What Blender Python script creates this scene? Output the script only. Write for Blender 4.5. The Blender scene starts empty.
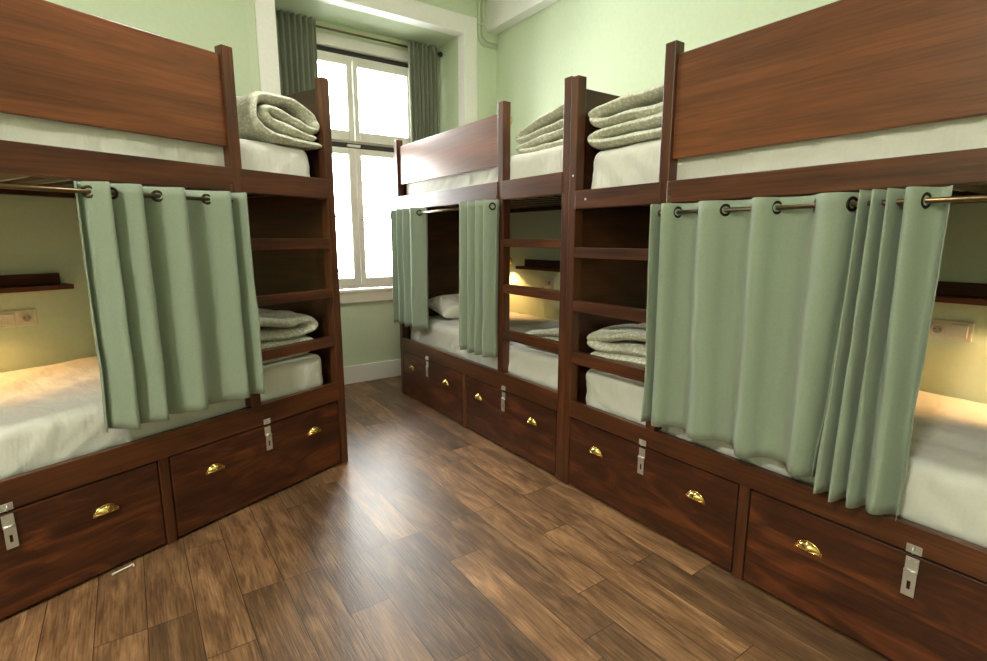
import bpy, bmesh, math, random
from math import sin, cos, pi, radians, sqrt
from mathutils import Vector, Matrix, noise

random.seed(7)
C = bpy.context.scene.collection
SC = bpy.context.scene

# ------------------------------------------------------------------ materials
def lin(c):
    return tuple(((v/255)/12.92 if v/255 <= .04045 else ((v/255+.055)/1.055)**2.4) for v in c)

def new_mat(name):
    m = bpy.data.materials.new(name); m.use_nodes = True
    nt = m.node_tree
    b = nt.nodes['Principled BSDF']
    return m, nt, b

def N(nt, t, **kw):
    n = nt.nodes.new(t)
    for k, v in kw.items():
        setattr(n, k, v)
    return n

def plain(name, col, rough=.5, metal=0, bump=0, bscale=60, coat=0):
    m, nt, b = new_mat(name)
    b.inputs['Base Color'].default_value = (*lin(col), 1)
    b.inputs['Roughness'].default_value = rough
    b.inputs['Metallic'].default_value = metal
    if coat: b.inputs['Coat Weight'].default_value = coat
    tc = N(nt, 'ShaderNodeTexCoord')
    ns = N(nt, 'ShaderNodeTexNoise'); ns.inputs['Scale'].default_value = bscale
    ns.inputs['Detail'].default_value = 4
    nt.links.new(tc.outputs['Object'], ns.inputs['Vector'])
    if bump:
        bp = N(nt, 'ShaderNodeBump'); bp.inputs['Strength'].default_value = bump
        bp.inputs['Distance'].default_value = .01
        nt.links.new(ns.outputs['Fac'], bp.inputs['Height'])
        nt.links.new(bp.outputs['Normal'], b.inputs['Normal'])
    # slight procedural tone variation
    mx = N(nt, 'ShaderNodeMix', data_type='RGBA', blend_type='MULTIPLY')
    mx.inputs[0].default_value = .12
    mx.inputs[6].default_value = (*lin(col), 1)
    nt.links.new(ns.outputs['Fac'], mx.inputs[7])
    nt.links.new(mx.outputs[2], b.inputs['Base Color'])
    return m

def wood(name, axis, dark, mid, light, rough=.36, grain=1.0, bump=.06, stretch=.9, fig=.5):
    m, nt, b = new_mat(name)
    tc = N(nt, 'ShaderNodeTexCoord')
    oi = N(nt, 'ShaderNodeObjectInfo')
    add = N(nt, 'ShaderNodeVectorMath', operation='MULTIPLY_ADD')
    nt.links.new(tc.outputs['Object'], add.inputs[0])
    add.inputs[1].default_value = (1, 1, 1)
    rv = N(nt, 'ShaderNodeCombineXYZ')
    ml = N(nt, 'ShaderNodeMath', operation='MULTIPLY'); ml.inputs[1].default_value = 37.0
    nt.links.new(oi.outputs['Random'], ml.inputs[0])
    for i in range(3): nt.links.new(ml.outputs[0], rv.inputs[i])
    nt.links.new(rv.outputs[0], add.inputs[2])
    mp = N(nt, 'ShaderNodeMapping')
    sc = [7, 7, 7]; sc[axis] = stretch
    mp.inputs['Scale'].default_value = sc
    nt.links.new(add.outputs[0], mp.inputs['Vector'])
    n1 = N(nt, 'ShaderNodeTexNoise'); n1.inputs['Scale'].default_value = 1.6
    n1.inputs['Detail'].default_value = 7; n1.inputs['Distortion'].default_value = fig
    nt.links.new(mp.outputs[0], n1.inputs['Vector'])
    mp2 = N(nt, 'ShaderNodeMapping')
    sc = [70, 70, 70]; sc[axis] = 2.4
    mp2.inputs['Scale'].default_value = sc
    nt.links.new(add.outputs[0], mp2.inputs['Vector'])
    n2 = N(nt, 'ShaderNodeTexNoise'); n2.inputs['Scale'].default_value = 1.5
    n2.inputs['Detail'].default_value = 3; n2.inputs['Distortion'].default_value = .6
    nt.links.new(mp2.outputs[0], n2.inputs['Vector'])
    r1 = N(nt, 'ShaderNodeValToRGB')
    r1.color_ramp.elements[0].position = .3; r1.color_ramp.elements[0].color = (*lin(dark), 1)
    r1.color_ramp.elements[1].position = .72; r1.color_ramp.elements[1].color = (*lin(light), 1)
    e = r1.color_ramp.elements.new(.5); e.color = (*lin(mid), 1)
    nt.links.new(n1.outputs['Fac'], r1.inputs['Fac'])
    r2 = N(nt, 'ShaderNodeValToRGB')
    r2.color_ramp.elements[0].position = .35; r2.color_ramp.elements[0].color = (.45, .42, .4, 1)
    r2.color_ramp.elements[1].position = .62; r2.color_ramp.elements[1].color = (1, 1, 1, 1)
    nt.links.new(n2.outputs['Fac'], r2.inputs['Fac'])
    mx = N(nt, 'ShaderNodeMix', data_type='RGBA', blend_type='MULTIPLY')
    mx.inputs[0].default_value = .7*grain
    nt.links.new(r1.outputs[0], mx.inputs[6]); nt.links.new(r2.outputs[0], mx.inputs[7])
    nt.links.new(mx.outputs[2], b.inputs['Base Color'])
    bp = N(nt, 'ShaderNodeBump'); bp.inputs['Strength'].default_value = bump
    bp.inputs['Distance'].default_value = .004
    nt.links.new(n2.outputs['Fac'], bp.inputs['Height'])
    nt.links.new(bp.outputs['Normal'], b.inputs['Normal'])
    b.inputs['Roughness'].default_value = rough
    b.inputs['Coat Weight'].default_value = .12
    b.inputs['Coat Roughness'].default_value = .25
    return m

WD, WM, WL = (58, 30, 16), (88, 48, 26), (112, 65, 37)
M = {}
M['wood_h'] = wood('stained_wood_along', 0, WD, WM, WL)
M['wood_v'] = wood('stained_wood_upright', 2, WD, WM, WL)
M['wood_d'] = wood('stained_wood_across', 1, (40, 20, 11), (62, 33, 18), (80, 44, 25))
M['guard'] = wood('stained_veneer', 0, (90, 49, 26), (114, 65, 36), (136, 80, 46), rough=.33, grain=.75, bump=.05)
M['drawer'] = wood('stained_drawer_board', 0, (54, 25, 13), (74, 36, 18), (116, 61, 31), rough=.38, grain=.9, bump=.16, stretch=1.7, fig=1.6)
M['brass'] = plain('polished_brass', (245, 208, 128), .2, 1)
M['antique'] = plain('antique_brass', (122, 104, 78), .3, 1)
M['eyelet'] = plain('dark_bronze', (62, 50, 38), .32, 1)
M['steel'] = plain('zinc_steel', (222, 220, 214), .35, .75, .02)
M['slot'] = plain('slot_shadow_gap', (20, 14, 11), .8)
M['plastic'] = plain('cream_plastic', (226, 218, 196), .35)
M['well'] = plain('outlet_recess', (176, 164, 138), .5)  # plastic darkened to stand in for shading inside the outlet
M['pvc'] = plain('white_window_frame', (226, 222, 212), .4)
M['gasket'] = plain('dark_gasket', (48, 44, 40), .6)  # dark shade of the window gaps, also colour of finials and brackets
M['trim'] = plain('white_trim_paint', (248, 245, 238), .4)
M['sill'] = plain('cream_sill', (232, 222, 206), .45)
M['ceiling'] = plain('white_ceiling_paint', (244, 243, 236), .8)
M['wall'] = plain('sage_wall_paint', (214, 226, 195), .62, 0, .03, 40)
M['rail_dark'] = plain('dark_painted_iron', (60, 58, 56), .5)
M['paper'] = plain('white_paper', (225, 220, 208), .7)
M['screwcap'] = plain('white_screw_cap', (230, 228, 222), .4)
M['lampshade'] = plain('cream_enamel', (240, 228, 196), .35)

def emis(name, col, s):
    m, nt, b = new_mat(name)
    b.inputs['Base Color'].default_value = (1, 1, 1, 1)
    b.inputs['Emission Color'].default_value = (*col, 1)
    b.inputs['Emission Strength'].default_value = s
    return m
M['bulb'] = emis('warm_bulb', (1, .66, .3), 8)
M['diffuser'] = emis('ceiling_diffuser', (1, .93, .82), 4)  # glow of the added ceiling fill lights

def glass():
    m, nt, b = new_mat('window_glass')
    nt.nodes.remove(b)
    out = nt.nodes['Material Output']
    tr = N(nt, 'ShaderNodeBsdfTransparent'); tr.inputs[0].default_value = (.95, .97, .96, 1)
    gl = N(nt, 'ShaderNodeBsdfGlossy'); gl.inputs['Roughness'].default_value = .02
    fr = N(nt, 'ShaderNodeFresnel'); fr.inputs[0].default_value = 1.45
    mx = N(nt, 'ShaderNodeMixShader')
    nt.links.new(fr.outputs[0], mx.inputs[0]); nt.links.new(tr.outputs[0], mx.inputs[1])
    nt.links.new(gl.outputs[0], mx.inputs[2]); nt.links.new(mx.outputs[0], out.inputs[0])
    return m
M['glass'] = glass()

def fabric(name, col, col2, weave=900, wrinkle=.25, wscale=(9, 9, 3), transl=0, rough=.85, dist=.8):
    m, nt, b = new_mat(name)
    tc = N(nt, 'ShaderNodeTexCoord')
    n1 = N(nt, 'ShaderNodeTexNoise'); n1.inputs['Scale'].default_value = 130
    n1.inputs['Detail'].default_value = 3
    nt.links.new(tc.outputs['Object'], n1.inputs['Vector'])
    mx = N(nt, 'ShaderNodeMix', data_type='RGBA')
    mx.inputs[6].default_value = (*lin(col), 1); mx.inputs[7].default_value = (*lin(col2), 1)
    nt.links.new(n1.outputs['Fac'], mx.inputs[0])
    nt.links.new(mx.outputs[2], b.inputs['Base Color'])
    mp = N(nt, 'ShaderNodeMapping'); mp.inputs['Scale'].default_value = wscale
    mp.inputs['Rotation'].default_value = (.2, .35, .3)
    nt.links.new(tc.outputs['Object'], mp.inputs['Vector'])
    n2 = N(nt, 'ShaderNodeTexNoise'); n2.inputs['Scale'].default_value = 1.2
    n2.inputs['Detail'].default_value = 3; n2.inputs['Distortion'].default_value = dist
    nt.links.new(mp.outputs[0], n2.inputs['Vector'])
    ad = N(nt, 'ShaderNodeMath', operation='MULTIPLY_ADD')
    nt.links.new(n1.outputs['Fac'], ad.inputs[0]); ad.inputs[1].default_value = .04
    nt.links.new(n2.outputs['Fac'], ad.inputs[2])
    bp = N(nt, 'ShaderNodeBump'); bp.inputs['Strength'].default_value = wrinkle
    bp.inputs['Distance'].default_value = .04
    nt.links.new(ad.outputs[0], bp.inputs['Height'])
    nt.links.new(bp.outputs['Normal'], b.inputs['Normal'])
    b.inputs['Roughness'].default_value = rough
    b.inputs['Sheen Weight'].default_value = .15
    return m
M['curtain'] = fabric('sage_curtain_cloth', (132, 144, 125), (147, 158, 140), wrinkle=.06)
M['wincurtain'] = fabric('olive_curtain_cloth', (112, 116, 96), (126, 130, 110), wrinkle=.1)
M['sheet'] = fabric('white_bed_sheet', (216, 214, 205), (226, 224, 216), wrinkle=.38, wscale=(9, 3.5, 2.5), dist=.25)
M['pillow'] = fabric('white_pillow_cloth', (220, 216, 200), (232, 228, 214), wrinkle=.4)

def leafy():
    m, nt, b = new_mat('sage_leaf_print')
    tc = N(nt, 'ShaderNodeTexCoord')
    mp = N(nt, 'ShaderNodeMapping'); mp.inputs['Scale'].default_value = (1, 1, 1)
    nt.links.new(tc.outputs['Object'], mp.inputs[0])
    ns = N(nt, 'ShaderNodeTexNoise'); ns.inputs['Scale'].default_value = 60
    nt.links.new(mp.outputs[0], ns.inputs['Vector'])
    am = N(nt, 'ShaderNodeMix', data_type='RGBA'); am.inputs[0].default_value = .03
    nt.links.new(mp.outputs[0], am.inputs[6]); nt.links.new(ns.outputs['Color'], am.inputs[7])
    vo = N(nt, 'ShaderNodeTexVoronoi'); vo.inputs['Scale'].default_value = 62
    vo.feature = 'F1'
    nt.links.new(am.outputs[2], vo.inputs['Vector'])
    rp = N(nt, 'ShaderNodeValToRGB')
    rp.color_ramp.elements[0].position = .36; rp.color_ramp.elements[0].color = (*lin((230, 228, 214)), 1)
    rp.color_ramp.elements[1].position = .52; rp.color_ramp.elements[1].color = (*lin((200, 201, 182)), 1)
    nt.links.new(vo.outputs['Distance'], rp.inputs[0])
    nt.links.new(rp.outputs[0], b.inputs['Base Color'])
    n2 = N(nt, 'ShaderNodeTexNoise'); n2.inputs['Scale'].default_value = 22
    n2.inputs['Detail'].default_value = 3
    nt.links.new(tc.outputs['Object'], n2.inputs['Vector'])
    bp = N(nt, 'ShaderNodeBump'); bp.inputs['Strength'].default_value = .35
    bp.inputs['Distance'].default_value = .02
    nt.links.new(n2.outputs['Fac'], bp.inputs['Height'])
    nt.links.new(bp.outputs['Normal'], b.inputs['Normal'])
    b.inputs['Roughness'].default_value = .9
    return m
M['leafy'] = leafy()

def planks():
    m, nt, b = new_mat('vinyl_oak_planks')
    tc = N(nt, 'ShaderNodeTexCoord')
    sp = N(nt, 'ShaderNodeSeparateXYZ'); nt.links.new(tc.outputs['Object'], sp.inputs[0])
    cb = N(nt, 'ShaderNodeCombineXYZ')
    sh = N(nt, 'ShaderNodeMath', operation='ADD'); sh.inputs[1].default_value = 20.06
    sh2 = N(nt, 'ShaderNodeMath', operation='ADD'); sh2.inputs[1].default_value = 20.0 - .02
    nt.links.new(sp.outputs['Y'], sh.inputs[0]); nt.links.new(sp.outputs['X'], sh2.inputs[0])
    nt.links.new(sh.outputs[0], cb.inputs[0]); nt.links.new(sh2.outputs[0], cb.inputs[1])
    br = N(nt, 'ShaderNodeTexBrick'); br.offset = .37; br.offset_frequency = 3; br.squash = .8; br.squash_frequency = 2
    br.inputs['Scale'].default_value = 1
    br.inputs['Brick Width'].default_value = .92
    br.inputs['Row Height'].default_value = .152
    br.inputs['Mortar Size'].default_value = .0015
    br.inputs['Mortar Smooth'].default_value = .3
    br.inputs['Color1'].default_value = (0, 0, 0, 1); br.inputs['Color2'].default_value = (1, 1, 1, 1)
    br.inputs['Mortar'].default_value = (.5, .5, .5, 1)
    nt.links.new(cb.outputs[0], br.inputs['Vector'])
    # grain, offset for each plank
    off = N(nt, 'ShaderNodeVectorMath', operation='MULTIPLY_ADD')
    off.inputs[1].default_value = (31, 17, 9)
    nt.links.new(br.outputs['Color'], off.inputs[0]); nt.links.new(cb.outputs[0], off.inputs[2])
    mp = N(nt, 'ShaderNodeMapping'); mp.inputs['Scale'].default_value = (2.6, 11, 1)
    nt.links.new(off.outputs[0], mp.inputs[0])
    n1 = N(nt, 'ShaderNodeTexNoise'); n1.inputs['Scale'].default_value = 1.3
    n1.inputs['Detail'].default_value = 9; n1.inputs['Roughness'].default_value = .62; n1.inputs['Distortion'].default_value = .7
    nt.links.new(mp.outputs[0], n1.inputs['Vector'])
    mp2 = N(nt, 'ShaderNodeMapping'); mp2.inputs['Scale'].default_value = (7, 170, 1)
    nt.links.new(off.outputs[0], mp2.inputs[0])
    n2 = N(nt, 'ShaderNodeTexNoise'); n2.inputs['Scale'].default_value = 1
    n2.inputs['Detail'].default_value = 4; n2.inputs['Distortion'].default_value = .5
    nt.links.new(mp2.outputs[0], n2.inputs['Vector'])
    rp = N(nt, 'ShaderNodeValToRGB')
    rp.color_ramp.elements[0].position = .18; rp.color_ramp.elements[0].color = (*lin((72, 50, 34)), 1)
    rp.color_ramp.elements[1].position = .75; rp.color_ramp.elements[1].color = (*lin((184, 144, 106)), 1)
    e = rp.color_ramp.elements.new(.5); e.color = (*lin((136, 102, 72)), 1)
    nt.links.new(n1.outputs['Fac'], rp.inputs[0])
    tn = N(nt, 'ShaderNodeValToRGB')
    tn.color_ramp.elements[0].color = (.42, .40, .39, 1); tn.color_ramp.elements[1].color = (1.12, 1.04, .94, 1)
    nt.links.new(br.outputs['Color'], tn.inputs[0])
    mx = N(nt, 'ShaderNodeMix', data_type='RGBA', blend_type='MULTIPLY'); mx.inputs[0].default_value = .85
    nt.links.new(rp.outputs[0], mx.inputs[6]); nt.links.new(tn.outputs[0], mx.inputs[7])
    g = N(nt, 'ShaderNodeValToRGB')
    g.color_ramp.elements[0].position = .34; g.color_ramp.elements[0].color = (.36, .34, .32, 1)
    g.color_ramp.elements[1].position = .6; g.color_ramp.elements[1].color = (1, 1, 1, 1)
    nt.links.new(n2.outputs['Fac'], g.inputs[0])
    mx2 = N(nt, 'ShaderNodeMix', data_type='RGBA', blend_type='MULTIPLY'); mx2.inputs[0].default_value = .7
    nt.links.new(mx.outputs[2], mx2.inputs[6]); nt.links.new(g.outputs[0], mx2.inputs[7])
    mx3 = N(nt, 'ShaderNodeMix', data_type='RGBA'); mx3.inputs[7].default_value = (*lin((36, 25, 17)), 1)
    nt.links.new(br.outputs['Fac'], mx3.inputs[0]); nt.links.new(mx2.outputs[2], mx3.inputs[6])
    nt.links.new(mx3.outputs[2], b.inputs['Base Color'])
    rr = N(nt, 'ShaderNodeMapRange'); rr.inputs['To Min'].default_value = .33; rr.inputs['To Max'].default_value = .5
    nt.links.new(n2.outputs['Fac'], rr.inputs[0]); nt.links.new(rr.outputs[0], b.inputs['Roughness'])
    bp = N(nt, 'ShaderNodeBump'); bp.inputs['Strength'].default_value = .25; bp.inputs['Distance'].default_value = .004
    nt.links.new(n2.outputs['Fac'], bp.inputs['Height'])
    nt.links.new(bp.outputs['Normal'], b.inputs['Normal'])
    b.inputs['Specular IOR Level'].default_value = .5
    return m
M['floor'] = planks()

# ------------------------------------------------------------------ frames and builders
class Frame:
    """local axes: t along the bed, d depth towards the wall, z up"""
    def __init__(s, x, y, tdir, ddir):
        s.o = Vector((x, y, 0)); s.t = Vector((*tdir, 0)); s.d = Vector((*ddir, 0))
        s.rot = math.atan2(tdir[1], tdir[0])
        s.m = 1 if (tdir[0]*ddir[1]-tdir[1]*ddir[0]) > 0 else -1
    def w(s, t, d, z):
        return s.o + s.t*t + s.d*d + Vector((0, 0, z))

WORLD = Frame(0, 0, (1, 0), (0, 1))

class MB:
    def __init__(s, fr=WORLD, base=(0, 0, 0)):
        s.bm = bmesh.new(); s.fr = fr; s.b = base
    def p(s, t, d, z):
        return Vector((t-s.b[0], s.fr.m*(d-s.b[1]), z-s.b[2]))
    def box(s, t0, t1, d0, d1, z0, z1, bev=.003):
        vs = [s.bm.verts.new(s.p(t, d, z)) for t in (t0, t1) for d in (d0, d1) for z in (z0, z1)]
        fs = [(0, 1, 3, 2), (4, 6, 7, 5), (0, 4, 5, 1), (2, 3, 7, 6), (0, 2, 6, 4), (1, 5, 7, 3)]
        faces = [s.bm.faces.new([vs[i] for i in f]) for f in fs]
        if bev:
            es = list({e for f in faces for e in f.edges})
            bmesh.ops.bevel(s.bm, geom=es, offset=bev, segments=2, affect='EDGES', profile=.5)
        return s
    def tube(s, pts, r, n=10, cap=True):
        P = [s.p(*q) for q in pts]
        rr = r if isinstance(r, (list, tuple)) else [r]*len(P)
        rings = []; ref = None
        for i, q in enumerate(P):
            tg = (P[min(i+1, len(P)-1)] - P[max(i-1, 0)]).normalized()
            if ref is None:
                ref = Vector((0, 0, 1)) if abs(tg.z) < .9 else Vector((1, 0, 0))
            a = (ref - tg*ref.dot(tg)).normalized(); b2 = tg.cross(a); ref = a
            rings.append([s.bm.verts.new(q + (a*cos(2*pi*k/n) + b2*sin(2*pi*k/n))*rr[i]) for k in range(n)])
        for A, B in zip(rings, rings[1:]):
            for k in range(n):
                f = s.bm.faces.new([A[k], A[(k+1) % n], B[(k+1) % n], B[k]]); f.smooth = True
        if cap:
            s.bm.faces.new(rings[0][::-1]); s.bm.faces.new(rings[-1])
        return s
    def torus(s, c, axis, R, r, n=22, k=8):
        """axis given in (t,d,z)"""
        cen = s.p(*c); ax = Vector((axis[0], s.fr.m*axis[1], axis[2])).normalized()
        u = Vector((0, 0, 1)) if abs(ax.z) < .9 else Vector((1, 0, 0))
        u = (u - ax*u.dot(ax)).normalized(); v = ax.cross(u)
        rings = []
        for i in range(n):
            a = 2*pi*i/n; rad = u*cos(a)+v*sin(a)
            rings.append([s.bm.verts.new(cen + rad*(R + r*cos(2*pi*j/k)) + ax*r*.7*sin(2*pi*j/k)) for j in range(k)])
        for i in range(n):
            A, B = rings[i], rings[(i+1) % n]
            for j in range(k):
                f = s.bm.faces.new([A[j], A[(j+1) % k], B[(j+1) % k], B[j]]); f.smooth = True
        return s
    def lathe(s, c, axis, prof, n=24):
        """prof: list of (radius, along axis)"""
        cen = s.p(*c); ax = Vector((axis[0], s.fr.m*axis[1], axis[2])).normalized()
        u = Vector((0, 0, 1)) if abs(ax.z) < .9 else Vector((1, 0, 0))
        u = (u - ax*u.dot(ax)).normalized(); v = ax.cross(u)
        rings = []
        for (r, h) in prof:
            r = max(r, .0004)
            rings.append([s.bm.verts.new(cen + ax*h + (u*cos(2*pi*k/n)+v*sin(2*pi*k/n))*r) for k in range(n)])
        for A, B in zip(rings, rings[1:]):
            for k in range(n):
                f = s.bm.faces.new([A[k], A[(k+1) % n], B[(k+1) % n], B[k]]); f.smooth = True
        s.bm.faces.new(rings[0][::-1]); s.bm.faces.new(rings[-1])
        return s
    def grid(s, rows, closed=False, smooth=True):
        V = [[s.bm.verts.new(s.p(*q)) for q in r] for r in rows]
        for A, B in zip(V, V[1:]):
            n = len(A)
            for k in range(n if closed else n-1):
                f = s.bm.faces.new([A[k], A[(k+1) % n], B[(k+1) % n], B[k]]); f.smooth = smooth
        return V
    def build(s, name, mat, parent=None, fr_place=None, recalc=True):
        if recalc: bmesh.ops.recalc_face_normals(s.bm, faces=s.bm.faces)
        me = bpy.data.meshes.new(name); s.bm.to_mesh(me); s.bm.free()
        o = bpy.data.objects.new(name, me); C.objects.link(o)
        me.materials.append(M[mat] if isinstance(mat, str) else mat)
        if parent: o.parent = parent
        else:
            o.location = s.fr.w(*s.b); o.rotation_euler = (0, 0, s.fr.rot)
        return o

def tag(o, label=None, cat=None, group=None, kind=None):
    if label: o['label'] = label
    if cat: o['category'] = cat
    if group: o['group'] = group
    if kind: o['kind'] = kind
    return o
def empty(name, fr, base, label=None, cat=None, group=None, kind=None):
    o = bpy.data.objects.new(name, None); C.objects.link(o)
    o.location = fr.w(*base); o.rotation_euler = (0, 0, fr.rot); o.empty_display_size = .1
    return tag(o, label, cat, group, kind)

# ------------------------------------------------------------------ layout constants (metres)
XF, XW = 1.885, 2.97              # front of the right-hand bunks, right wall
W1, W2 = 4.194, 4.671             # window wall, back of the window niche
NX0, NX1, NZ = 1.027, 2.625, 3.13 # niche opening
CEIL = 3.55
LB = (0.999, 2.984); LD = (0.9198, 0.3925)
DL = 1.172
FR_L = Frame(LB[0], LB[1], (-LD[0], -LD[1]), (-LD[1], LD[0]))
FR_N = Frame(XF, 2.022, (0, -1), (1, 0))
FR_F = Frame(XF, 2.022, (0, 1), (1, 0))
DR = XW - XF

# ------------------------------------------------------------------ the room
def struct(name, mb, mat):
    return tag(mb.build(name, mat), kind='structure')
RX0, RY0 = -2.3, -1.4
def lw(x):                        # y of the left wall face at x
    return W1 - (.85 - x)*LD[1]/LD[0]
mb = MB(); mb.box(RX0-.1, XW+.1, RY0-.1, W2+.05, -.1, 0, 0); struct('floor', mb, 'floor')
mb = MB(); mb.box(RX0-.1, XW+.1, RY0-.1, W1+.3, CEIL, CEIL+.1, 0); struct('ceiling', mb, 'ceiling')
mb = MB(); mb.box(XW, XW+.1, RY0-.1, W1+.2, 0, CEIL, 0); struct('wall_right', mb, 'wall')
mb = MB(); mb.box(RX0-.1, XW, RY0-.1, RY0, 0, CEIL, 0); struct('wall_back', mb, 'wall')
mb = MB(); mb.box(RX0-.1, RX0, RY0, lw(RX0), 0, CEIL, 0); struct('wall_side', mb, 'wall')
# left wall, running at an angle behind the left bunk
mb = MB(FR_L); t0 = -(.85-LB[0])*LD[0] - (W1-LB[1])*LD[1]
mb.box(t0-.06, t0+3.6, DL, DL+.1, 0, CEIL, 0); struct('wall_left', mb, 'wall')
# window wall with its deep niche
mb = MB()
mb.box(.6, NX0, W1, W2+.16, 0, CEIL, 0)
mb.box(NX1, XW, W1, W2+.16, 0, CEIL, 0)
mb.box(NX0, NX1, W1, W2+.16, NZ, CEIL, 0)
WX0, WX1, WZ0, WZ1 = 1.17, 2.40, .86, 3.0
mb.box(NX0, NX1, W2, W2+.16, 0, WZ0, 0)
mb.box(NX0, WX0, W2, W2+.16, WZ0, NZ, 0)
mb.box(WX1, NX1, W2, W2+.16, WZ0, NZ, 0)
mb.box(WX0, WX1, W2, W2+.16, WZ1, NZ, 0)
struct('wall_window', mb, 'wall')
# boxed beam along the top of the right wall
mb = MB(); mb.box(2.862, XW, RY0, W1, 3.178, CEIL, .004); struct('trim_1', mb, 'ceiling')
# white casing of the niche: a face board and an inner return
mb = MB()
cw, ct = .122, .022
mb.box(NX0-cw, NX0+.004, W1-ct, W1, 0, NZ+.135, .004)
mb.box(NX1-.004, NX1+cw, W1-ct, W1, 0, NZ+.135, .004)
mb.box(NX0-.01, NX1+.01, W1-ct, W1, NZ-.004, NZ+.135, .004)
mb.box(NX0, NX0+.012, W1-ct, W1+.09, 0, NZ, .002)
mb.box(NX1-.012, NX1, W1-ct, W1+.09, 0, NZ, .002)
mb.box(NX0, NX1, W1-ct, W1+.09, NZ-.012, NZ, .002)
struct('trim_2', mb, 'trim')
# baseboards
mb = MB(); mb.box(NX0+.012, NX1-.012, W2-.018, W2, 0, .17, .005); struct('baseboard_window', mb, 'trim')
mb = MB(); mb.box(XW-.016, XW, RY0, W1-.022, 0, .15, .004); struct('baseboard_right', mb, 'trim')
mb = MB(); mb.box(RX0, XW-.016, RY0, RY0+.016, 0, .15, .004); struct('baseboard_back', mb, 'trim')

# ------------------------------------------------------------------ window
win = empty('window_1', WORLD, (1.785, W2+.05, WZ0), kind='structure')
B = (1.785, W2+.05, WZ0)
yA, yB = W2+.01, W2+.07
mb = MB(WORLD, B)                                     # outer frame and transom
mb.box(WX0, WX0+.05, yA, yB, .9, 2.95); mb.box(WX1-.05, WX1, yA, yB, .9, 2.95)
mb.box(WX0, WX1, yA, yB, 2.86, 2.905); mb.box(WX0, WX1, yA, yB, .89, .93)
mb.box(WX0, WX1, yA+.02, yB, 2.18, 2.22)
mb.build('window_frame', 'pvc', win)
mb = MB(WORLD, B); mb.box(WX0-.03, WX1+.03, yA-.05, yB, 2.945, 3.03)
mb.build('blind_box', 'pvc', win)
mb = MB(WORLD, B); mb.box(WX0, WX1, yA+.005, yB-.01, 2.905, 2.945, .001)  # solid dark box stands in for the shade in the slot
tag(mb.build('blind_slot', 'gasket', win), 'dark slot above the window frame')
mb = MB(WORLD, B); mb.box(WX0+.02, WX1-.02, yA+.012, yB-.02, 2.135, 2.185, .001)  # shade of the recess between sashes, put in as a dark strip
tag(mb.build('transom_gap', 'gasket', win), 'dark gap between the upper and lower sashes')
mb = MB(WORLD, B); mb.box(1.70, 1.82, yA-.012, yA+.02, 2.15, 2.172)
mb.build('latch', 'pvc', win)
def sash(x0, x1, z0, z1, px0, px1, pz0, pz1, bars=()):
    s = MB(WORLD, B)
    s.box(x0, px0, yA-.008, yB-.02, z0, z1, .004); s.box(px1, x1, yA-.008, yB-.02, z0, z1, .004)
    s.box(px0, px1, yA-.008, yB-.02, z0, pz0, .004); s.box(px0, px1, yA-.008, yB-.02, pz1, z1, .004)
    o = s.build('sash', 'pvc', win)
    g = MB(WORLD, B); g.box(px0-.01, px1+.01, yA+.02, yA+.025, pz0-.01, pz1+.01, 0)
    g.build('pane', 'glass', o)
    return o
sash(1.205, 1.772, 2.2, 2.87, 1.26, 1.72, 2.285, 2.825)
sash(1.778, 2.365, 2.2, 2.87, 1.822, 2.295, 2.285, 2.825)
sash(1.205, 1.773, .925, 2.14, 1.26, 1.708, .99, 2.085)
sR = sash(1.777, 2.365, .925, 2.14, 1.826, 2.295, .99, 2.085)
mb = MB(WORLD, B)
mb.box(1.792, 1.812, yA-.016, yA-.008, 1.46, 1.54, .003)
mb.tube([(1.802, yA-.012, 1.52), (1.802, yA-.045, 1.52), (1.802, yA-.05, 1.505), (1.802, yA-.05, 1.41)], [.007, .007, .009, .007])
mb.build('window_handle', 'pvc', sR)
# sill
mb = MB(); mb.box(NX0+.002, NX1-.002, W2-.035, W2+.03, .765, .86, .006)
mb.box(NX0+.002, NX1-.002, W2-.05, W2+.05, .86, .885, .006)
struct('trim_3', mb, 'sill')
# balcony railing outside
rl = empty('balcony_railing', WORLD, (1.785, W2+.42, 0), 'dark iron balcony railing outside the window, a thin bar across the panes', 'railing')
Br = (1.785, W2+.42, 0)
mb = MB(WORLD, Br); mb.tube([(.7, W2+.42, 1.558), (2.9, W2+.42, 1.558)], .011); mb.build('top_bar', 'rail_dark', rl)
mb = MB(WORLD, Br); mb.tube([(.7, W2+.42, 1.035), (1.795, W2+.42, 1.035)], .011); mb.build('lower_bar', 'rail_dark', rl)
for x in (.7, 2.9):
    mb = MB(WORLD, Br); mb.tube([(x, W2+.42, .0), (x, W2+.42, 1.56)], .013); mb.build('railing_post', 'rail_dark', rl)
mb = MB(WORLD, Br); mb.tube([(1.8, W2+.42, 0), (1.8, W2+.42, 1.04)], .006); mb.build('railing_post', 'rail_dark', rl)
mb = MB(); mb.box(.5, 3.1, W2+.16, W2+.6, -.1, 0, 0); struct('trim_4', mb, 'sill')

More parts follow.
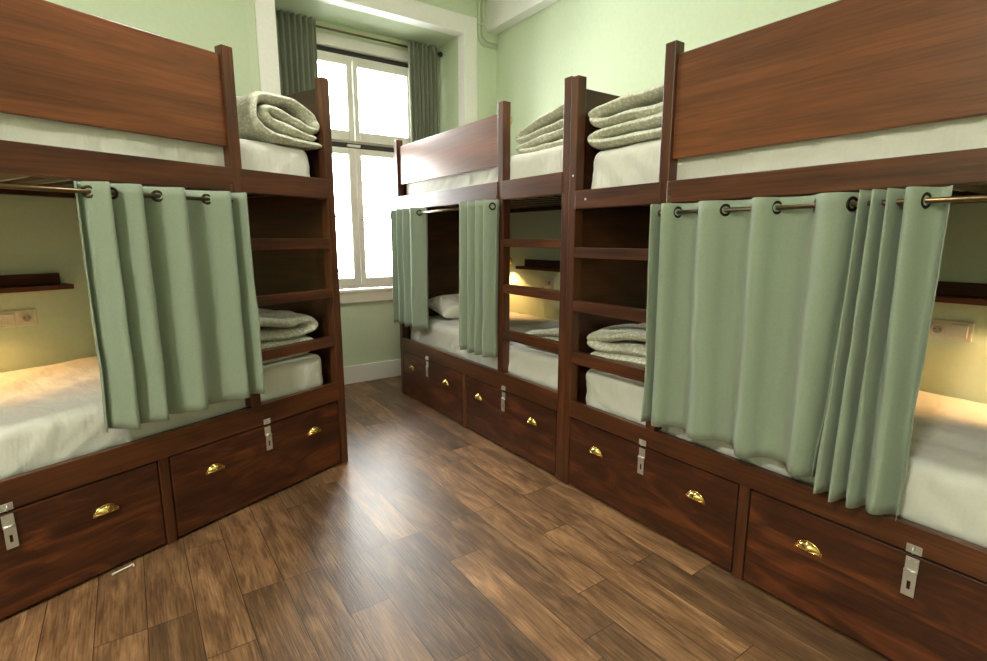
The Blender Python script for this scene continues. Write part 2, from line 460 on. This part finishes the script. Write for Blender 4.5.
# ------------------------------------------------------------------ bunks
PT = .052                                             # post width
def handle(fr, base, t, z, parent):
    m = MB(fr, base); a, h, e = .038, .03, .024
    rows = []
    for i in range(9):                                # half dome, open below
        ph = pi/2*i/8
        rows.append([(t + a*cos(th)*cos(ph)*1.0, -e*sin(ph)*(.55+.45*sin(th)) - .001, z - .008 + h*sin(th)*cos(ph)) for th in [pi*k/16 for k in range(17)]])
    m.grid(rows)
    # rim, flange and end tabs
    m.tube([(t + a*cos(pi*k/16), -.003, z - .008 + h*sin(pi*k/16)) for k in range(17)], .0028, 6)
    m.tube([(t + a*cos(pi*k/12), -.002 - e*.55*sin(pi*k/12), z - .008) for k in range(13)], .0025, 6)
    for s in (-1, 1):
        m.box(t+s*a-.007, t+s*a+.007, -.004, -.0005, z-.016, z-.002, .001)
    o = m.build('handle', 'brass', parent, recalc=False)
    md = o.modifiers.new('s', 'SOLIDIFY'); md.thickness = .0014; md.offset = 0
    return o
def hasp(fr, base, t, ztop, drawer, rail):
    m = MB(fr, base); w = .017                        # staple plate on the rail
    m.box(t-w-.003, t+w+.003, -.0035, 0, ztop+.004, ztop+.032, .0012)
    m.torus((t, -.007, ztop+.018), (1, 0, 0), .011, .0036, 14, 6)
    tag(m.build('lock_staple', 'steel', rail), 'steel lock staple')
    m = MB(fr, base)
    m.box(t-w, t+w, -.0035, 0, ztop-.052, ztop-.010, .0012)            # fixed leaf
    for (a, b2) in ((-.009, -.021), (.009, -.021), (0, -.037)):
        m.lathe((t+a, -.0035, ztop+b2), (0, -1, 0), [(.0032, 0), (.0026, .001), (.0005, .0015)], 10)
    m.tube([(t-w, -.006, ztop-.054), (t+w, -.006, ztop-.054)], .0045, 10)
    z0, z1 = ztop-.136, ztop-.055                     # hanging strap with a slot
    m.box(t-w, t-.0045, -.0085, -.005, z0, z1, .0012); m.box(t+.0045, t+w, -.0085, -.005, z0, z1, .0012)
    m.box(t-.006, t+.006, -.0084, -.0052, z0, z0+.022, .0008); m.box(t-.006, t+.006, -.0084, -.0052, z0+.05, z1, .0008)
    o = tag(m.build('hasp', 'steel', drawer), 'steel hasp')
    m = MB(fr, base); m.box(t-.0045, t+.0045, -.0052, -.004, z0+.02, z0+.052, 0)

def bunk(fr, P, label, **k):
    L, D = 2.09, k['D']
    root = empty('bunk_bed', fr, (0, 0, 0), label, 'bunk bed', 'wooden bunk beds in the dormitory')
    B0 = (0, 0, 0)
    T0, T1 = k.get('lp', (.552, .606))
    pt = P['pt']
    def bx(name, mat, *a, parent=root, **kw):
        m = MB(fr, B0); m.box(*a, **kw); return m.build(name, mat, parent)
    # posts
    for (a, b2) in ((0, PT), (T0, T1), (L-PT, L)):
        bx('post', 'wood_v', a, b2, 0, .056, (.0 if a != T0 else P['bt']-.002), pt, bev=.004)
    for (a, b2) in ((0, PT), (L-PT, L)):
        bx('post', 'wood_v', a, b2, D-.05, D, 0, pt, bev=.004)
    # end panels
    for c in (PT/2, L-PT/2):
        bx('end_panel', 'wood_d', c-.011, c+.011, .054, D-.048, .03, pt-.05, bev=.002)
    # rails of the upper bed
    bx('upper_rail', 'wood_h', PT-.002, T0+.002 if k.get('flush') else T0+.014, -.003, .028, P['rb'], P['rt'])
    bx('upper_rail', 'wood_h', T1-.004, L-.004, -.004, .028, P['rb'], P['rt'])
    bx('back_rail', 'wood_h', PT, L-PT, D-.04, D-.012, P['rb'], P['rt'])
    bx('guard_board', 'guard', T1-.006, L-.044, .02, .042, P['gb'], P['gt'], bev=.004)
    # slatted bases, one mesh each
    for nm, z in (('upper_slats', P['rb']+.03), ('lower_slats', P['bt']-.06)):
        m = MB(fr, B0); m.box(PT, L-PT, .03, .06, z-.03, z, .002); m.box(PT, L-PT, D-.075, D-.045, z-.03, z, .002)
        for i in range(14):
            a = PT+.03+i*(L-2*PT-.1)/13; m.box(a, a+.075, .032, D-.05, z, z+.016, .002)
        m.build(nm, 'wood_d', root)
    # ladder steps
    for (zt, zb) in P['rungs']:
        bx('ladder_step', 'wood_h', PT-.002, T0+.003, .002, .05, zb, zt)
    # base: rail, plinth sides, drawers
    rail = bx('base_rail', 'wood_h', PT-.002, L-.002, -.002, .03, P['dt']+.004, P['bt'])
    bx('base_stile', 'wood_v', 1.016, 1.058, .001, .04, 0, P['dt']+.006)
    bx('base_back', 'wood_h', PT, L-PT, D-.035, D-.012, .02, P['bt']-.05)
    bx('plinth', 'wood_d', PT, L-PT, .08, .1, 0, .02, bev=0)
    for (a, b2, hs, hp, full) in ((PT+.006, 1.010, (.26, .838), .549, 1), (1.064, L-PT-.006, (1.29, 1.862), 1.58, 1)):
        m = MB(fr, B0); m.box(a, b2, .002, .024, .014, P['dt']-.003, .003)
        m.box(a+.02, b2-.02, .024, .7, .02, .33, .002)
        dr = m.build('drawer', 'drawer', root)
        for t in hs: handle(fr, B0, t + k.get('hx', 0), P['hz'], dr).location.y += 0
        hasp(fr, B0, hp + k.get('hx', 0), P['dt'], dr, rail)
    # curtain rod under the upper rail with its hangers
    m = MB(fr, B0); zr = P['rod']
    m.tube([(T1+.012, -.045, zr), (L-.012, -.045, zr)], .0082, 12)
    for t in (T1+.012, L-.012):
        m.lathe((t, -.045, zr), (1 if t < 1 else -1, 0, 0), [(.016, -.012), (.016, -.002), (.011, .004)], 16)
        m.box(t-.006, t+.006, -.05, .0, zr+.006, zr+.012, .001); m.box(t-.006, t+.006, -.006, .004, zr, P['rb']+.03, .001)
    tag(m.build('curtain_rod', 'antique', root), 'antique brass curtain rod')
    if k.get('caps'):
        for (t, z) in ((.03, P['rt']+.075), (.125, P['rt']-.045)):
            m = MB(fr, B0)
            m.lathe((t, -.003 if t > .1 else 0, z), (0, -1, 0), [(.006, 0), (.005, .0015), (.001, .002)], 12)
            m.build('screw_cap', 'screwcap', root)
    return root
PN = dict(pt=2.132, gt=2.084, gb=1.675, rt=1.586, rb=1.496, rungs=[(1.305, 1.253), (1.030, .975), (.757, .697)], bt=.488, dt=.396, hz=.268, rod=1.454)
PF = dict(pt=2.14, gt=2.083, gb=1.785, rt=1.689, rb=1.579, rungs=[(1.347, 1.300), (1.070, 1.017), (.786, .728)], bt=.508, dt=.396, hz=.276, rod=1.541)
PL = dict(pt=2.205, gt=2.168, gb=1.768, rt=1.674, rb=1.566, rungs=[(1.350, 1.293), (1.064, 1.016), (.787, .734)], bt=.514, dt=.400, hz=.272, rod=1.520)
bunk(FR_N, PN, 'dark wooden bunk bed nearest on the right, behind the wide sage curtain', D=DR-.02, caps=1, lp=(.552, .604), hx=-.005)
bunk(FR_F, PF, 'dark wooden bunk bed beside the window wall, with two short gathered curtains', D=DR-.02, lp=(.57, .626), hx=.005)
bunk(FR_L, PL, 'dark wooden bunk bed on the left, against the angled wall', D=DL-.02, hx=-.02)

# ------------------------------------------------------------------ mattresses
def mattress(fr, D, z0, z1, label, t0=.1, t1=2.03, d0=.055, seed=0, lean=0.0):
    tc, dc = (t0+t1)/2, (d0+D)/2
    H = Vector(((t1-t0)/2, (D-d0)/2, (z1-z0)/2)); r = .05
    m = MB(fr, (tc, dc, z0))
    nn = (96, 40, 12)
    def place(u):
        p = Vector((u[k]*H[k] for k in range(3)))
        q = Vector((max(-H[k]+r, min(H[k]-r, p[k])) for k in range(3)))
        n = (p-q).normalized(); v = q+n*r
        x, y, z = v
        side = 1-abs(n.z)
        e = noise.noise(Vector((x*2.2+seed, y*3, z*4+seed)))*.010
        e += side*(noise.noise(Vector((x*17+z*20+seed, y*15, z*4)))*.009 + noise.noise(Vector((x*31-z*16+seed, y*25, z*5+4)))*.003)
        e += (1-side)*(noise.noise(Vector((x*5+y*7+seed, y*3-x*2, 3)))*.007 + noise.noise(Vector((x*3-y*14+seed, y*3+x*8, 6)))*.004)
        if n.z < -.3: e = 0
        v = v+n*e
        return (tc+v.x, dc+v.y, z0+H.z+v.z)
    for ax in range(3):
        b1, b3 = (ax+1) % 3, (ax+2) % 3
        for sg in (-1, 1):
            rows = []
            for i in range(nn[b1]+1):
                row = []
                for k in range(nn[b3]+1):
                    u = [0, 0, 0]; u[ax] = sg; u[b1] = -1+2*i/nn[b1]; u[b3] = -1+2*k/nn[b3]
                    row.append(place(u))
                rows.append(row)
            m.grid(rows)
    bmesh.ops.remove_doubles(m.bm, verts=m.bm.verts, dist=.00005)
    o = m.build('mattress', 'sheet')
    return tag(o, label, 'mattress', 'white mattresses on the bunks')
zu = lambda P: P['rb']+.03+.016
zl = lambda P: P['bt']-.06+.016
mattress(FR_N, DR-.055, zu(PN), 1.782, 'white sheeted mattress on the top of the nearest right-hand bunk', t0=.085, seed=1)
mattress(FR_N, DR-.055, zl(PN), .672, 'white sheeted mattress behind the wide sage curtain at lower right', t0=.085, seed=5)
mattress(FR_F, DR-.055, zu(PF), 1.845, 'white sheeted mattress on the top bunk beside the window wall', seed=9)
mattress(FR_F, DR-.055, zl(PF), .682, 'white sheeted mattress with pillow on the lower bunk near the window', seed=13)
mattress(FR_L, DL-.055, zu(PL), 1.83, 'white sheeted mattress on the top of the left-hand bunk', t0=.1, seed=17)
mattress(FR_L, DL-.055, zl(PL), .69, 'white sheeted mattress lit warmly on the lower left-hand bunk', t0=.09, seed=21)

# ------------------------------------------------------------------ curtains
def curtain(fr, X, label, zt, zb, rod_z, cr_t, cr_b, sign, amp_t=.036, amp_b=.03, eye=(), skew=1.0, d=-.045, mat='curtain', seed=0, cat='curtain', group='sage eyelet curtains', name='curtain', rows=26, per=14, eye_r=.0185, flare=0):
    tm = (cr_t[0]+cr_t[-1])/2
    base = (tm, d, zb)
    root = empty(name, fr, base, label, cat, group)
    m = MB(fr, base)
    n = len(cr_t)-1
    def path(cr, amp, w):
        out = []
        for i in range(n):
            s = sign*(1 if i % 2 == 0 else -1)
            wdt = abs(cr[i+1]-cr[i])
            A = amp if s > 0 else min(amp, .036)
            for j in range(per):
                f = j/per
                g = f**skew if s > 0 else 1-(1-f)**skew
                out.append([cr[i]+(cr[i+1]-cr[i])*f, -s*A*sin(pi*g)**.8 if 0 < f < 1 else 0])
        out.append([cr[-1], 0])
        return out
    pt_, pb = path(cr_t, amp_t, 0), path(cr_b, amp_b, 1)
    R = []
    for r in range(rows+1):
        w = r/rows; z = zt + (zb-zt)*w
        ww = w*w*(3-2*w)*.6 + w*.4
        row = []
        for k, (p, q) in enumerate(zip(pt_, pb)):
            nz = noise.noise(Vector((k*.11+seed, w*2.2, seed)))*.012*w + noise.noise(Vector((k*.3+seed, w*6, 2+seed)))*.004*min(1, w*3)
            dz = noise.noise(Vector((k*.05+seed, 7, 0)))*.012*w
            row.append((p[0]+(q[0]-p[0])*ww + nz*.6, d + p[1]+(q[1]-p[1])*ww + nz, z+dz))
        R.append(row)
    m.grid(R)
    o = m.build('cloth', mat, root, recalc=False)
    md = o.modifiers.new('s', 'SOLIDIFY'); md.thickness = .0025; md.offset = 0
    for i in eye:
        c = cr_t[i]; k = i*per
        a, b2 = pt_[max(k-1, 0)], pt_[min(k+1, len(pt_)-1)]
        tg = Vector((b2[0]-a[0], b2[1]-a[1])).normalized()
        m = MB(fr, base); m.torus((c, d, rod_z), (tg.y, -tg.x, 0), eye_r, .0058)
        tag(m.build('eyelet', 'eyelet', root), 'dark bronze eyelet')
    return root
# near right: the wide one and the gathered one
ct_ = [.590, .606, .625, .691, .786, .896, 1.000, 1.085, 1.209, 1.314, 1.338]
cb_ = [.596, .610, .632, .700, .800, .905, 1.010, 1.085, 1.195, 1.275, 1.295]
curtain(FR_N, 0, 'wide sage green curtain drawn across the lower bunk nearest on the right', 1.489, .55, PN['rod'], ct_, cb_, 1, .052, .042, eye=(3, 4, 5, 6, 7, 8, 9), seed=1)
ct_ = [1.342, 1.356, 1.372, 1.392, 1.410, 1.428, 1.447, 1.494, 1.548]
cb_ = [1.305, 1.330, 1.355, 1.378, 1.402, 1.428, 1.455, 1.500, 1.535]
curtain(FR_N, 0, 'bunched sage green curtain hanging at the right edge of the wide curtain', 1.491, .508, PN['rod'], ct_, cb_, 1, .05, .038, eye=(7,), seed=4)
# left bunk
ct_ = [1.238, 1.202, 1.142, 1.128, 1.026, .964, .865, .761, .665, .648, .598, .585]
cb_ = [1.240, 1.205, 1.132, 1.118, 1.022, .964, .85, .755, .652, .630, .58, .565]
curtain(FR_L, 0, 'sage green curtain with loose folds on the left-hand lower bunk', 1.556, .598, PL['rod'], ct_, cb_, -1, .062, .055, eye=(1, 3, 5, 7), skew=1.8, seed=8)
# far bunk: a pair
ct_ = [2.065, 2.01, 1.955, 1.90, 1.845, 1.79, 1.735, 1.68, 1.575, 1.475]
curtain(FR_F, 0, 'narrow sage green curtain gathered at the window end of the far bunk', 1.579, .652, PF['rod'], ct_, [c+.02 for c in ct_], -1, .05, .045, eye=(8,), seed=12)
ct_ = [1.00, .935, .885, .84, .795, .75, .70, .66, .615, .578]
curtain(FR_F, 0, 'narrow sage green curtain gathered beside the open ladder of the far bunk', 1.579, .606, PF['rod'], ct_, [c+.02 for c in ct_], -1, .05, .045, eye=(1, 8), seed=16)
# window curtains on their own rod
yr = W2-.10
rod = empty('window_curtain_rod', WORLD, (1.84, yr, 3.045), 'brown curtain rod spanning the window niche above the window', 'curtain rod')
mb = MB(WORLD, (1.84, yr, 3.045)); mb.tube([(1.06, yr, 3.045), (2.585, yr, 3.045)], .009); mb.build('pole', M['wood_h'], rod)
for x in (1.05, 2.595):
    mb = MB(WORLD, (1.84, yr, 3.045)); mb.lathe((x, yr, 3.045), (1, 0, 0), [(.012, -.02), (.02, -.012), (.022, 0), (.02, .012), (.012, .02)], 16)
    mb.build('finial', 'gasket', rod)
for x in (1.095, 2.565):
    mb = MB(WORLD, (1.84, yr, 3.045)); mb.box(x-.006, x+.006, yr, W2, 3.035, 3.05, .002); mb.build('bracket', 'gasket', rod)
WF = Frame(0, 0, (1, 0), (0, 1))
def wc(x0, x1, label, seed):
    n = 14
    ct_ = [x0+(x1-x0)*i/n for i in range(n+1)]; xm = (x0+x1)/2
    cb_ = [xm+(c-xm)*.86 + .008*sin(i*1.7) for i, c in enumerate(ct_)]
    curtain(WF, 0, label, 3.085, .95, 3.045, ct_, cb_, 1, .02, .034, d=yr-.034, mat='wincurtain', seed=seed, group='window curtains', name='window_curtain', rows=30, per=8)
wc(1.115, 1.435, 'olive green pleated curtain at the left side of the window', 30)
wc(2.245, 2.545, 'olive green pleated curtain at the right side of the window', 36)

# ------------------------------------------------------------------ folded duvets and pillows
def catmull(P, per=8):
    out = []
    for i in range(len(P)-1):
        p0, p1, p2, p3 = P[max(i-1, 0)], P[i], P[i+1], P[min(i+2, len(P)-1)]
        for j in range(per):
            t = j/per
            out.append(tuple(.5*((2*p1[c]) + (-p0[c]+p2[c])*t + (2*p0[c]-5*p1[c]+4*p2[c]-p3[c])*t*t + (-p0[c]+3*p1[c]-3*p2[c]+p3[c])*t**3) for c in range(2)))
    out.append(tuple(P[-1])); return out
def duvet(fr, path, t0, t1, d0, d1, z0, h, th, label, seed=0, slope=0, flip=False, yaw=0):
    """path in unit square: u along the bed, v up; swept across the depth of the bed"""
    P = [(t0+(t1-t0)*((1-u) if flip else u), z0+h*v) for (u, v) in catmull(path)]
    tc, dc = (t0+t1)/2, (d0+d1)/2
    m = MB(fr, (tc, dc, z0)); nd = 30; n = len(P)
    sides = []
    for i in range(n):
        a, b2 = P[max(i-1, 0)], P[min(i+1, n-1)]
        tx, tz = b2[0]-a[0], b2[1]-a[1]; l = sqrt(tx*tx+tz*tz)+1e-9
        sides.append((-tz/l, tx/l))
    secs = []
    for k in range(nd+1):
        v = k/nd; d_ = d0+(d1-d0)*v
        e = (1-abs(2*v-1)**6)**.5*.92+.08
        up, dn = [], []
        for i in range(n):
            cap = min(1, .5+min(i, n-1-i)/4)
            puff = 1.12 + .3*noise.noise(Vector((P[i][0]*9+seed, d_*7, P[i][1]*9)))
            q = th*.5*e*cap*puff + .007*noise.noise(Vector((P[i][0]*22+seed, d_*16, P[i][1]*22)))*e
            wob = noise.noise(Vector((i*.12+seed, d_*4, 3.3)))*.02
            wz = noise.noise(Vector((P[i][0]*6+seed*2, d_*5, 8.1)))*.022*((P[i][1]-z0)/h)
            sh = yaw*(d_-dc)
            base = (P[i][0]+wob+sh, z0+(P[i][1]+wz-z0)*max(.15, 1+slope*(P[i][0]-tc)))
            lim = z0+.001
            up.append((base[0]+sides[i][0]*q, d_ + noise.noise(Vector((i*.2, seed, 1)))*.012, max(lim, base[1]+sides[i][1]*q)))
            dn.append((base[0]-sides[i][0]*q, d_ + noise.noise(Vector((i*.2, seed, 1)))*.012, max(lim, base[1]-sides[i][1]*q)))
        secs.append(up+dn[::-1])
    V = m.grid(secs, closed=True)
    for sec, rev in ((V[0], 0), (V[-1], 1)):
        for i in range(n-1):
            f = [sec[i], sec[i+1], sec[2*n-2-i], sec[2*n-1-i]]
            fc = m.bm.faces.new(f); fc.smooth = True
    o = m.build('folded_duvet', 'leafy')
    md = o.modifiers.new('sub', 'SUBSURF'); md.levels = 1; md.render_levels = 1
    return tag(o, label, 'duvet', 'folded sage print duvets')
SERP = [(1, .1), (.6, .1), (.2, .11), (.05, .2), (.12, .33), (.5, .36), (.88, .38), (.96, .46), (.88, .55), (.5, .57), (.12, .58), (.02, .7), (.12, .84), (.5, .9), (1, .9)]
ROLL = [(.0, .07), (.25, .08), (.5, .1), (.78, .16), (.95, .38), (.96, .66), (.84, .86), (.55, .92), (.28, .86), (.08, .68), (.03, .48), (.16, .42), (.4, .52), (.66, .66), (.8, .62), (.78, .48), (.55, .36), (.3, .26), (.08, .24)]
duvet(FR_N, SERP, .06, .60, .045, .70, 1.785, .215, .052, 'sage print duvet folded on the top bunk nearest on the right', seed=2)
duvet(FR_N, SERP, .07, .60, .075, .70, .675, .225, .056, 'sage print duvet folded on the lower bunk behind the near right ladder', seed=6, slope=.5)
duvet(FR_L, ROLL, .045, .455, .025, .50, 1.833, .235, .046, 'sage print duvet rolled on the top of the left-hand bunk', seed=11)
duvet(FR_L, SERP, .10, .60, .08, .72, .693, .235, .06, 'sage print duvet folded on the lower left-hand bunk behind the ladder', seed=15)
duvet(FR_F, SERP, .07, .62, .12, .74, 1.848, .2, .05, 'sage print duvet folded on the top bunk beside the window wall', seed=19, flip=True, slope=-1.15)
duvet(FR_F, SERP, .07, .52, .1, .70, .685, .12, .034, 'sage print duvet lying flat on the lower bunk behind the far ladder', seed=23, flip=True, slope=-1.6)

def pillow(fr, c, size, label, tilt=(0, 0, 0), seed=0):
    a, b2, h = size; m = MB(fr, c); n = 20
    up, dn = [], []
    for i in range(n+1):
        ru, rd = [], []
        for j in range(n+1):
            u, v = -1+2*i/n, -1+2*j/n
            f = max(0, (1-u**4)*(1-v**4))**.55
            pin = 1-.06*(1-abs(u))*(abs(v)**3)-.0
            x = a*u*(1-.10*(1-v*v)**1*abs(u)**4); y = b2*v*(1-.10*(1-u*u)*abs(v)**4)
            w = noise.noise(Vector((u*3+seed, v*3, 2)))*.012*f
            ru.append((c[0]+x, c[1]+y, c[2]+h*f+w)); rd.append((c[0]+x, c[1]+y, c[2]-h*f*.8))
        up.append(ru); dn.append(rd)
    m.grid(up); m.grid(dn)
    bmesh.ops.remove_doubles(m.bm, verts=m.bm.verts, dist=.0005)
    o = m.build('pillow', 'pillow')
    o.rotation_euler = (tilt[0], tilt[1], fr.rot+tilt[2])
    return tag(o, label, 'pillow')
pillow(FR_F, (1.80, .50, .77), (.19, .33, .085), 'white pillow at the head of the lower bunk near the window', tilt=(0, -.2, 0), seed=3)

# ------------------------------------------------------------------ shelves, sockets, reading lamps
def shelf(fr, D, t0, t1, z, label):
    c = ((t0+t1)/2, D, z); r = empty('wall_shelf', fr, c, label, 'shelf', 'narrow wall shelves in the lower bunks')
    m = MB(fr, c); m.box(t0, t1, D-.11, D, z, z+.026, .003); m.build('shelf_board', 'wood_h', r)
    m = MB(fr, c); m.box(t0+.03, t1-.03, D-.03, D, z+.026, z+.085, .003); m.build('back_board', 'wood_h', r)
shelf(FR_L, DL, .90, 1.70, 1.082, 'narrow dark wall shelf inside the left-hand lower bunk')
shelf(FR_N, DR, .90, 1.72, 1.078, 'narrow dark wall shelf above the socket at far right')
shelf(FR_F, DR, .90, 1.716, 1.082, 'narrow dark wall shelf behind the ladder of the far bunk')
def socket(fr, D, t0, z0, label):
    """double frame; the round outlet is on the ladder side"""
    w, h = .165, .086; c = (t0+w/2, D, z0)
    r = empty('wall_socket', fr, c, label, 'socket', 'cream double socket plates')
    m = MB(fr, c); m.box(t0, t0+w, D-.011, D, z0, z0+h, .004); m.build('cover_plate', 'plastic', r)
    m = MB(fr, c); x = t0+w*.27; z = z0+h/2
    m.box(x-.029, x+.029, D-.014, D-.01, z-.029, z+.029, .002)
    m.torus((x, D-.0145, z), (0, 1, 0), .021, .003)
    o = m.build('outlet', 'plastic', r)
    m = MB(fr, c); m.lathe((x, D-.0142, z), (0, -1, 0), [(.0185, 0), (.0185, .0006)], 22)
    m.build('outlet_well', 'well', o)
    m = MB(fr, c)
    for s in (-.009, .009): m.lathe((x+s, D-.0148, z), (0, -1, 0), [(.0028, 0), (.0028, .0006)], 10)
    m.build('pin_holes', 'slot', o)
    m = MB(fr, c); x = t0+w*.73; m.box(x-.029, x+.029, D-.016, D-.01, z-.029, z+.029, .003); m.build('rocker_switch', 'plastic', r)
socket(FR_L, DL, 1.046, .897, 'cream socket plate under the shelf in the left-hand lower bunk')
socket(FR_N, DR, 1.237, .907, 'cream socket plate with rocker switch on the wall at far right')
socket(FR_F, DR, 1.318, .930, 'cream socket plate seen through the ladder of the far bunk')
def lamp(fr, D, t, z, label, power, aim, shade='lampshade'):
    c = (t, D, z); r = empty('reading_lamp', fr, c, label, 'lamp', 'small wall reading lamps')
    m = MB(fr, c); m.lathe((t, D, z), (0, -1, 0), [(.045, 0), (.045, .008), (.026, .022), (.008, .027)], 22); m.build('wall_plate', 'brass', r)
    m = MB(fr, c); m.tube([(t, D-.02, z), (t, D-.06, z+.004), (t-.004, D-.085, z)], .006); m.build('arm', 'brass', r)
    ax = Vector(aim).normalized(); q = Vector((t-.004, D-.088, z))
    m = MB(fr, c)
    m.lathe(tuple(q), tuple(ax), [(.012, -.028), (.02, -.02), (.024, 0), (.03, .02), (.046, .062), (.0445, .062), (.028, .018), (.02, 0)], 26)
    m.build('lamp_shade', shade, r)
    b2 = q+ax*.036
    m = MB(fr, c); m.lathe(tuple(b2), tuple(ax), [(.003, -.02), (.013, -.012), (.017, 0), (.013, .012), (.003, .017)], 16); m.build('bulb', 'bulb' if power else 'plastic', r)
    if power:
        ld = bpy.data.lights.new('reading_lamp_light', 'SPOT'); ld.energy = power; ld.color = (1, .56, .21)
        ld.spot_size = radians(100); ld.spot_blend = .5; ld.shadow_soft_size = .03
        lo = bpy.data.objects.new('reading_lamp_light', ld); C.objects.link(lo)
        lo.parent = r
        w0 = q+ax*.066
        lo.location = (w0.x-t, fr.m*(w0.y-D), w0.z-z)
        dv = Vector((ax.x, fr.m*ax.y, ax.z)); lo.rotation_euler = dv.to_track_quat('-Z', 'Y').to_euler()
    return r
lamp(FR_F, DR, 1.955, 1.14, 'lit reading lamp on the wall of the lower bunk near the window', 14, (-.3, .1, -1))
lamp(FR_N, DR, 1.80, 1.14, 'lit reading lamp on the wall of the lower bunk at far right', 19, (-.45, .1, -1))
lamp(FR_L, DL, 1.80, 1.14, 'lit reading lamp on the wall of the left-hand lower bunk', 40, (-.5, -.2, -1))
lamp(FR_F, DR, 1.968, 2.395, 'brass reading lamp on the wall above the far top bunk', 0, (.6, -.3, -.5), 'brass')

# ------------------------------------------------------------------ pipes, paper scrap, added ceiling fill lights
pr = empty('wall_pipe', WORLD, (2.79, W1, 3.0), 'pair of pale green painted pipes running down the window wall corner', 'pipe')
Bp = (2.79, W1, 3.0); yp = W1-.016
for x, zc in ((2.772, 3.06), (2.815, 3.10)):
    r = .06
    arc = [(x + r - r*cos(a), yp, zc + r - r*sin(a)) for a in [pi/2*i/8 for i in range(9)]]
    mb = MB(WORLD, Bp); mb.tube([(x, yp, CEIL)] + arc + [(XW, yp, zc)], .0105, 12); mb.build('pipe_run', 'wall', pr)
mb = MB(WORLD, Bp); mb.box(2.752, 2.835, W1-.03, W1, 3.215, 3.23, .002); mb.build('pipe_clip', 'wall', pr)
sc = MB(WORLD, (-.13, 2.475, 0))
sc.tube([(-.175, 2.448, .006), (-.15, 2.462, .006), (-.118, 2.472, .007), (-.104, 2.486, .006), (-.102, 2.466, .006)], .004, 6)
tag(sc.build('paper_scrap', 'paper'), 'white scrap of paper on the floor under the left-hand bunk', 'scrap')

FILL_LIGHTS = ((-1.9, -.1, 108), (.95, 2.3, 18))  # unseen ceiling fixtures, added to fill the room with light
for i, (x, y, e) in enumerate(FILL_LIGHTS):
    c = (x, y, CEIL-.09)
    r = empty('ceiling_light', WORLD, c, ['round ceiling light over the near left end of the room', 'round ceiling light between the facing bunks'][i], 'ceiling light', 'round ceiling lights')
    m = MB(WORLD, c); m.lathe((x, y, CEIL), (0, 0, -1), [(.24, 0), (.24, .03), (.225, .035)], 36); m.build('rim', 'trim', r)
    m = MB(WORLD, c); m.lathe((x, y, CEIL-.034), (0, 0, -1), [(.22, 0), (.2, .03), (.13, .046), (.01, .052)], 36); m.build('diffuser', 'diffuser', r)
    ld = bpy.data.lights.new('ceiling_lamp', 'AREA'); ld.shape = 'DISK'; ld.size = .42; ld.energy = e; ld.color = (1, .95, .87)
    lo = bpy.data.objects.new('ceiling_lamp', ld); C.objects.link(lo); lo.location = (x, y, CEIL-.1); lo.parent = None

# daylight portal in the window
ld = bpy.data.lights.new('window_portal', 'AREA'); ld.shape = 'RECTANGLE'; ld.size = WX1-WX0; ld.size_y = WZ1-WZ0
try: ld.cycles.is_portal = True
except Exception: pass
lo = bpy.data.objects.new('window_portal', ld); C.objects.link(lo)
lo.location = ((WX0+WX1)/2, W2+.15, (WZ0+WZ1)/2); lo.rotation_euler = (-pi/2, 0, 0)

w = bpy.data.worlds.new('World'); SC.world = w; w.use_nodes = True
bg = w.node_tree.nodes['Background']; bg.inputs[0].default_value = (1, 1, .985, 1); bg.inputs[1].default_value = 36.0

# ------------------------------------------------------------------ camera
cd = bpy.data.cameras.new('camera'); cam = bpy.data.objects.new('camera', cd); C.objects.link(cam)
cd.sensor_width = 36; cd.lens = 36*519.6/987; cd.clip_start = .02
cam.location = (0, 0, 1.35)
cam.rotation_euler = (pi/2 - math.atan(92/519.6), 0, -radians(35.02))
SC.camera = cam
SC.view_settings.view_transform = 'Standard'; SC.view_settings.look = 'None'
SC.view_settings.gamma = 1; SC.view_settings.exposure = .38; SC.view_settings.use_curve_mapping = False
